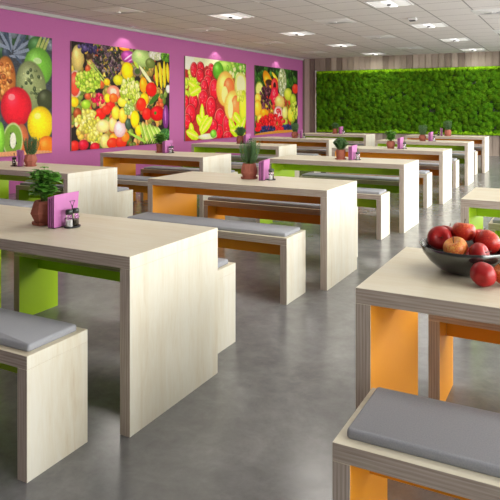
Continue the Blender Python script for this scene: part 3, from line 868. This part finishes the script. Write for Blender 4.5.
def apple_meshes(seed):
    rd = random.Random(seed); bm = bmesh.new(); n, m = 32, 20; rings = []
    ph = [rd.uniform(0, 6) for _ in range(3)]
    for i in range(m+1):
        a = math.pi*i/m
        rings.append([])
        for k in range(n):
            b = 2*math.pi*k/n
            r = math.sin(a)**.86*(1+.03*math.cos(5*b+ph[0])*(1 if a > 1.8 else .3)+.025*math.cos(2*b+ph[1]))
            z = math.cos(a)*.86 - .30*math.exp(-(a/.36)**2) + .17*math.exp(-((math.pi-a)/.30)**2)
            r *= 1 + .10*math.cos(a)
            rings[-1].append(bm.verts.new((r*math.cos(b), r*math.sin(b), z)))
    for a, b in zip(rings, rings[1:]):
        for k in range(n):
            j = (k+1) % n; bm.faces.new((a[k], b[k], b[j], a[j]))
    bmesh.ops.remove_doubles(bm, verts=bm.verts, dist=1e-5)
    me = bm_mesh('flesh', bm, [M['apple']], True)
    bm = bmesh.new(); bm_tube(bm, [(0, 0, .52), (.02, .01, .75), (.07, .03, .98), (.1, .06, 1.1)], .035, 6, 0, .05)
    return me, bm_mesh('stalk', bm, [M['stalk']], True)
APP = [apple_meshes(k) for k in range(3)]
APPLES = [ # x, y, z, radius, tilt (x, y), ripe, label
 (-.4700, 2.4400, .8680, .0455, (75, 25, 10), -.09, 'large red apple at the left rim of the bowl, its stalk hollow facing out'),
 (-.3862, 2.4825, .8922, .0445, (-8, 8, 40), .14, 'red-yellow apple topmost in the bowl, stalk standing up'),
 (-.4541, 2.5278, .8669, .0410, (10, 20, 90), -.08, 'red apple at the back of the bowl behind the two tallest'),
 (-.3991, 2.3694, .8496, .0435, (24, -12, 0), .27, 'mostly yellow apple at the front of the bowl'),
 (-.2980, 2.4550, .8640, .0465, (-35, 50, 20), .11, 'orange-red apple on the right side of the bowl'),
 (-.3155, 2.3652, .8378, .0410, (60, 40, 60), -.08, 'deep red apple low at the front of the bowl'),
 (-.3300, 2.5480, .8590, .0400, (10, 10, 10), .0, 'red apple at the back right of the bowl'),
 (-.3843, 2.4409, .8052, .0420, (20, 100, 10), .0, 'red apple deep in the middle of the bowl'),
 (-.288, 2.252, .7930, .0430, (-75, 20, 0), -.06, 'red apple lying on the table in front of the bowl'),
 (-.222, 2.310, .7910, .0420, (-20, -30, 80), .22, 'yellowish apple on the table at the right picture edge'),
]
for i, (x, y, z, r, tl, ripe, lab) in enumerate(APPLES):
    me, stm = APP[i % 3]
    a = empty('apple', (x, y, z)); a.rotation_euler = [R(q) for q in tl]; a.scale = (r, r, r)
    tag(a, lab, 'apple', 'apples')
    f = obj('flesh', me, a); f['ripe'] = ripe; f['label'] = 'glossy apple skin'
    obj('stalk', stm, a)

# ------------------------------------------------------------------ printed fruit pictures on the pink wall
def srgb(c):
    c = np.asarray(c, float)/255
    return np.where(c <= .04045, c/12.92, ((c+.055)/1.055)**2.4)

def paint(y0, y1, z0, z1, bg, ops, seed):
    rd = np.random.default_rng(seed); W_, H_ = y1-y0, z1-z0
    nu, nv = 330, 218
    u = np.linspace(0, W_, nu); v = np.linspace(0, H_, nv); U, V = np.meshgrid(u, v)
    img = np.ones((nv, nu, 3))*np.asarray(bg, float)
    img *= (1 + .12*rd.standard_normal((nv, nu, 1)))
    def ell(cu, cv, a, b, rot, col, sh):
        m = max(a, b)*1.1
        i0, i1 = np.searchsorted(u, (cu-m, cu+m)); j0, j1 = np.searchsorted(v, (cv-m, cv+m))
        if i0 >= i1 or j0 >= j1: return
        du, dv = U[j0:j1, i0:i1]-cu, V[j0:j1, i0:i1]-cv
        c, s = math.cos(R(rot)), math.sin(R(rot))
        p, q = (du*c+dv*s)/a, (-du*s+dv*c)/b
        d = p*p+q*q; w = np.clip((1-d)*6, 0, 1)[..., None]
        colr = np.asarray(col, float)[None, None]*np.ones(d.shape+(1,))
        if sh:
            k = 1.08-.30*d; hl = np.exp(-(((du/a)+.3)**2+((dv/b)+.38)**2)/.12)
            colr = colr*k[..., None] + hl[..., None]*46
        img[j0:j1, i0:i1] = img[j0:j1, i0:i1]*(1-w) + colr*w
    for o in ops:
        if o[0] == 'E': ell(o[1], o[2], o[3]*1.1, o[4]*1.1, *o[5:])
        elif o[0] == 'S':
            _, a0, b0, a1, b1, w_, col = o
            n = max(2, int(math.hypot(a1-a0, b1-b0)/(w_*.3)))
            for k in range(n+1):
                q = k/n; ww = w_*max(.3, math.sqrt(1-(2*q-1)**2)); ell(a0+(a1-a0)*q, b0+(b1-b0)*q, ww, ww, 0, [x*(.93+.14*((k*7)%5)/4) for x in col], 0)
        else:
            _, cu, cv, a, b, n, r, cols = o
            for k in range(n):
                an, ra = rd.uniform(0, 2*math.pi), math.sqrt(rd.uniform(0, 1)); c = cols[int(rd.integers(len(cols)))]
                ell(cu+a*ra*math.cos(an), cv+b*ra*math.sin(an), r*rd.uniform(.8, 1.35), r*rd.uniform(.8, 1.35), 0, c, 1)
    g_ = img.mean(2, keepdims=True); img = g_ + (img-g_)*1.16
    tex = rd.standard_normal((nv, nu, 1)); tex = tex + np.roll(tex, 1, 0) + np.roll(tex, 1, 1)
    img = np.clip(img*(1+.018*tex), 2, 255)
    return U, V, img, nu, nv

t = NT('printed_picture'); at = t.n('ShaderNodeAttribute', attribute_name='print'); t.l(at.outputs['Color'], t.b.inputs['Base Color']); t.set(Roughness=.55); t.b.inputs['Specular IOR Level'].default_value = .2
M['print'] = t.m
M['canvas'] = plain('canvas_edge', (.30, .26, .2), .8)
PLAB = ['fruit picture with pineapple, red fruit, lemon and kiwi, leftmost on the pink wall',
        'picture crowded with mixed fruit and vegetables, bananas at its right',
        'picture of strawberries and two peaches on the pink wall',
        'dark-topped picture of tropical fruit, nearest the plank wall']
for i, (y0, y1, z0, z1, bg, ops) in enumerate(PICS):
    U, V, img, nu, nv = paint(y0, y1, z0, z1, bg, ops, i+3)
    r = empty('wall_picture', (XL, (y0+y1)/2, z0)); tag(r, PLAB[i], 'picture', 'fruit pictures on the pink wall')
    D = .035
    vs = np.stack([np.full(U.size, D), (U-(y1-y0)/2).ravel(), ((z1-z0)-V).ravel()], 1)
    ii = np.arange(nu*nv).reshape(nv, nu)
    fs = np.stack([ii[:-1, :-1], ii[1:, :-1], ii[1:, 1:], ii[:-1, 1:]], -1).reshape(-1, 4)
    me = bpy.data.meshes.new('print'); me.from_pydata(vs.tolist(), [], fs.tolist())
    ca = me.color_attributes.new('print', 'FLOAT_COLOR', 'POINT')
    cl = np.ones((nu*nv, 4), np.float32); cl[:, :3] = np.clip(srgb(img.reshape(-1, 3))*PGAIN[i], 0, .9); ca.data.foreach_set('color', cl.ravel())
    me.materials.append(M['print']); o = obj('print', me, r); o['label'] = 'printed picture face'
    w = (y1-y0)/2; bm = bmesh.new(); bm_box(bm, .001, D-.001, -w, w, 0, z1-z0)
    obj('stretcher_frame', bm_mesh('stretcher_frame', bm, [M['canvas']]), r)

# ------------------------------------------------------------------ moss panel on the plank wall
MX0, MX1, MZ0, MZ1 = -7.455, 2.6, .580, 2.548
nx, nzz = 560, 110
gx = np.linspace(0, MX1-MX0, nx); gz = np.linspace(0, MZ1-MZ0, nzz); GX, GZ = np.meshgrid(gx, gz)
hgt = np.zeros_like(GX); gcol = np.zeros(GX.shape+(3,)); gcol[:] = (.02, .06, .004)
for k in range(5200):
    cx, cz, r = rng.uniform(0, gx[-1]), rng.uniform(.0, gz[-1]), rng.uniform(.035, .095)
    edge = min(cz, gz[-1]-cz) < .07
    i0, i1 = np.searchsorted(gx, (cx-r, cx+r)); j0, j1 = np.searchsorted(gz, (cz-r, cz+r))
    d2 = ((GX[j0:j1, i0:i1]-cx)**2+(GZ[j0:j1, i0:i1]-cz)**2)/r**2
    hh = np.sqrt(np.clip(1-d2, 0, 1))*r*rng.uniform(.7, 1.15)
    sel = (hh > hgt[j0:j1, i0:i1]) & (d2 < 1)
    hgt[j0:j1, i0:i1][sel] = hh[sel]
    b = rng.uniform(.55, 1.25); c = np.array((.042, .138, .003))*b + np.array((.028, .038, 0))*rng.uniform(0, 1)
    if edge: c = np.array((.18, .40, .010))*rng.uniform(.8, 1.2)
    gcol[j0:j1, i0:i1][sel] = c
for k in range(1500):   # paler lime tufts along the upper and lower rim
    cx, r = rng.uniform(0, gx[-1]), rng.uniform(.025, .05); cz = rng.uniform(.0, .05) if k % 2 else gz[-1]-rng.uniform(0, .05)
    i0, i1 = np.searchsorted(gx, (cx-r, cx+r)); j0, j1 = np.searchsorted(gz, (cz-r, cz+r))
    d2 = ((GX[j0:j1, i0:i1]-cx)**2+(GZ[j0:j1, i0:i1]-cz)**2)/r**2
    sel = (d2 < 1) & (rng.random(d2.shape) < .9)
    hgt[j0:j1, i0:i1][sel] = np.maximum(hgt[j0:j1, i0:i1], .04+np.sqrt(np.clip(1-d2, 0, 1))*r)[sel]
    gcol[j0:j1, i0:i1][sel] = np.array((.30, .62, .013))*rng.uniform(.6, 1.15)*(.62 if k % 2 else 1)
hgt += rng.uniform(-.009, .009, hgt.shape)
gcol *= rng.uniform(.7, 1.3, gcol.shape[:2])[..., None]
hgt[0, :] = hgt[-1, :] = 0; hgt[:, 0] = hgt[:, -1] = 0
moss = empty('moss_panel', (MX0, YB, MZ0)); tag(moss, 'wide panel of bright green preserved moss on the plank back wall', 'moss panel')
vs = np.stack([GX.ravel(), (-.05-hgt).ravel(), GZ.ravel()], 1); ii = np.arange(nx*nzz).reshape(nzz, nx)
fs = np.stack([ii[:-1, :-1], ii[:-1, 1:], ii[1:, 1:], ii[1:, :-1]], -1).reshape(-1, 4)
me = bpy.data.meshes.new('moss'); me.from_pydata(vs.tolist(), [], fs.tolist())
ca = me.color_attributes.new('moss', 'FLOAT_COLOR', 'POINT'); cl = np.ones((nx*nzz, 4), np.float32); cl[:, :3] = gcol.reshape(-1, 3); ca.data.foreach_set('color', cl.ravel())
t = NT('moss'); at = t.n('ShaderNodeAttribute', attribute_name='moss'); t.l(at.outputs['Color'], t.b.inputs['Base Color']); t.set(Roughness=.9); t.b.inputs['Specular IOR Level'].default_value = .1
me.materials.append(t.m); o = obj('moss', me, moss); o['kind'] = 'stuff'
bm = bmesh.new(); w, h = MX1-MX0, MZ1-MZ0
bm_box(bm, -.045, -.002, -.075, -.001, -.01, h+.02)
o = obj('edge_strip', bm_mesh('edge_strip', bm, [M['white']]), moss); o['label'] = 'white edge strip'
o = copy_tree(o, moss); o.location.x = w + .047
bm = bmesh.new(); bm_box(bm, 0, w, -.049, -.001, 0, h); obj('backing_board', bm_mesh('backing_board', bm, [M['dark']]), moss)

# ------------------------------------------------------------------ ceiling fittings
em = NT('lamp_diffuser'); em.set(Base_Color=(.8, .8, .79, 1), Roughness=.4); em.b.inputs['Emission Color'].default_value = (1, .97, .93, 1); em.b.inputs['Emission Strength'].default_value = LAMP; M['lamp'] = em.m
em = NT('lamp_tube'); em.set(Base_Color=(.9, .9, .9, 1)); em.b.inputs['Emission Color'].default_value = (1, .98, .95, 1); em.b.inputs['Emission Strength'].default_value = LAMP*2.0; M['tube'] = em.m
S = .305
bm = bmesh.new()
for q in ((-S, S, -S, -S+.025), (-S, S, S-.025, S), (-S, -S+.025, -S+.025, S-.025), (S-.025, S, -S+.025, S-.025)): bm_box(bm, *q, -.012, -.001)
lf_m = bm_mesh('frame', bm, [M['white']])
bm = bmesh.new()
a = S-.026
for s in (-1, 1):   # two curved wings either side of the middle housing
    prev = None
    for k in range(7):
        x = s*(.07 + (a-.07)*k/6); z = -.004 - .010*math.sin(math.pi*k/6)
        cur = [bm.verts.new((x, -a, z)), bm.verts.new((x, a, z))]
        if prev: bm.faces.new((prev[0], cur[0], cur[1], prev[1]))
        prev = cur
ld_m = bm_mesh('diffuser', bm, [M['lamp']], True)
bm = bmesh.new(); bm_prism(bm, [(-.068, -.002), (-.05, -.022), (.05, -.022), (.068, -.002)], -a, a, [0]*4, 0); lt_m = bm_mesh('housing', bm, [M['tube']])
bm = bmesh.new(); bm_lathe(bm, [(.02, -.042), (.034, -.036), (.034, -.0225)], 16); ls_m = bm_mesh('sensor', bm, [M['dark']])
ORD = ['nearest', 'second', 'third', 'farthest']
YS = (9.29, 12.14, 14.95, 17.74, 6.45, 3.6)
ORD2 = ORD + ['first overhead', 'second overhead', 'third overhead']
for x, col in ((-5.32, 'left'), (-2.54, 'right'), (.22, 'aisle'), (2.9, 'window-side')):
    for k, y in enumerate(YS):
        r = empty('ceiling_light', (x, y, H)); tag(r, 'square lit ceiling light, %s in the %s line of lights' % (ORD2[k], col), 'ceiling light', 'square ceiling lights')
        obj('frame', lf_m, r); obj('diffuser', ld_m, r); obj('housing', lt_m, r); s = obj('sensor', ls_m, r); s['label'] = 'dark round sensor'
        l = bpy.data.lights.new('luminaire', 'AREA'); l.shape = 'SQUARE'; l.size = .54; l.energy = LUM; l.color = (1, .95, .88)
        lo = link(bpy.data.objects.new('luminaire', l)); lo.location = (x, y, H-.062)

bm = bmesh.new()   # four-way air diffuser: stepped square louvres
for q in range(4):
    o_, i_ = S - q*.07, S - q*.07 - .06
    zo, zi = -.004, -.009 - .002*q
    for k in range(4):
        c, s = [(1, 0), (0, 1), (-1, 0), (0, -1)][k]
        P = lambda a_, b_, z: bm.verts.new((a_*c - b_*s, a_*s + b_*c, z))
        bm.faces.new((P(o_, -o_, zo), P(o_, o_, zo), P(i_, i_, zi), P(i_, -i_, zi)))
lou_m = bm_mesh('louvre', bm, [M['grille']])
bm = bmesh.new(); bm_box(bm, -S-.012, S+.012, -S-.012, S+.012, -.0035, -.0005); plate_m = bm_mesh('plate', bm, [M['grille']])
bm = bmesh.new(); bm_box(bm, -.03, .03, -.03, .03, -.03, -.0036); cen_m = bm_mesh('centre', bm, [M['grille']])
for x, col, ys in ((-6.70, 'left', (7.97, 10.69, 13.61, 16.5)), (-3.96, 'middle', (8.0, 10.80, 13.64, 16.55)), (-1.23, 'right', (10.90, 13.84))):
    for k, y in enumerate(ys):
        r = empty('air_diffuser', (x, y, H)); tag(r, 'pale square ceiling air diffuser, %s in the %s line of diffusers' % (ORD[k], col), 'air vent', 'square air diffusers')
        obj('plate', plate_m, r); obj('louvre', lou_m, r); obj('centre', cen_m, r)

ap = empty('ceiling_sensor', (-2.595, 11.04, H)); tag(ap, 'small white box fitted to the ceiling between two lights', 'sensor')
bm = bmesh.new(); bm_box(bm, -.07, .07, -.07, .07, -.045, -.0005); bmesh.ops.bevel(bm, geom=list(bm.edges), offset=.008, segments=2, affect='EDGES'); obj('housing', bm_mesh('housing', bm, [M['white']]), ap)
bm = bmesh.new(); bm_box(bm, -.05, .05, -.05, .05, -.056, -.0455); o = obj('base', bm_mesh('base', bm, [M['dark']]), ap); o['label'] = 'dark underside'

bm = bmesh.new(); bm_lathe(bm, [(.05, -.001), (.05, -.008), (.038, -.010), (.036, -.004)], 24, cap1=False); sf_m = bm_mesh('trim_ring', bm, [M['white']], True)
bm = bmesh.new(); bm_lathe(bm, [(.034, -.0030), (.034, -.0015)], 20); sl_m = bm_mesh('lens', bm, [M['tube']])
for k, y in enumerate((6.2, 9.645, 13.15, 16.65)):
    r = empty('recessed_spotlight', (XL+.22, y, H)); tag(r, 'small recessed ceiling spotlight above the %s fruit picture' % ('leftmost', 'second', 'third', 'farthest')[k], 'spotlight', 'picture spotlights')
    obj('trim_ring', sf_m, r); o = obj('lens', sl_m, r); o['label'] = 'glowing lens'
    l = bpy.data.lights.new('picture_spot', 'SPOT'); l.energy = SPOT; l.spot_size = R(104); l.spot_blend = .25; l.shadow_soft_size = .03; l.color = (1, .93, .9)
    lo = link(bpy.data.objects.new('picture_spot', l)); lo.location = (XL+.22, y, H-.015); lo.rotation_euler = (0, 0, 0)

# ------------------------------------------------------------------ daylight, camera, view
w = bpy.data.worlds.new('daylight'); scene.world = w; w.use_nodes = True
wt = w.node_tree; bg = wt.nodes['Background']   # bright overcast sky above, dim ground below the horizon
wc = wt.nodes.new('ShaderNodeTexCoord'); wsp = wt.nodes.new('ShaderNodeSeparateXYZ'); wr = wt.nodes.new('ShaderNodeValToRGB')
wt.links.new(wc.outputs['Generated'], wsp.inputs[0]); wm = wt.nodes.new('ShaderNodeMath'); wm.operation = 'MULTIPLY_ADD'; wm.inputs[1].default_value = .5; wm.inputs[2].default_value = .5
wt.links.new(wsp.outputs['Z'], wm.inputs[0]); wt.links.new(wm.outputs[0], wr.inputs[0]); wt.links.new(wr.outputs[0], bg.inputs['Color'])
we = wr.color_ramp.elements; we[0].position = .49; we[0].color = (.55, .54, .53, 1); we[1].position = .51; we[1].color = (1, .985, .965, 1)
bg.inputs['Strength'].default_value = SKY

cam = bpy.data.cameras.new('camera'); co = link(bpy.data.objects.new('camera', cam))
cam.sensor_width = 36; cam.lens = 616.374/500*36; cam.shift_y = -(250-107.68)/500; cam.clip_start = .02; cam.clip_end = 100
co.location = (0, 0, 1.3692); co.rotation_euler = (R(90), 0, .48858)
scene.camera = co
vs_ = scene.view_settings
vs_.view_transform = 'Standard'; vs_.look = 'None'; vs_.gamma = 1; vs_.use_curve_mapping = False; vs_.exposure = EXPO
scene.cycles.use_denoising = True
scene.cycles.max_bounces = 12; scene.cycles.diffuse_bounces = 6
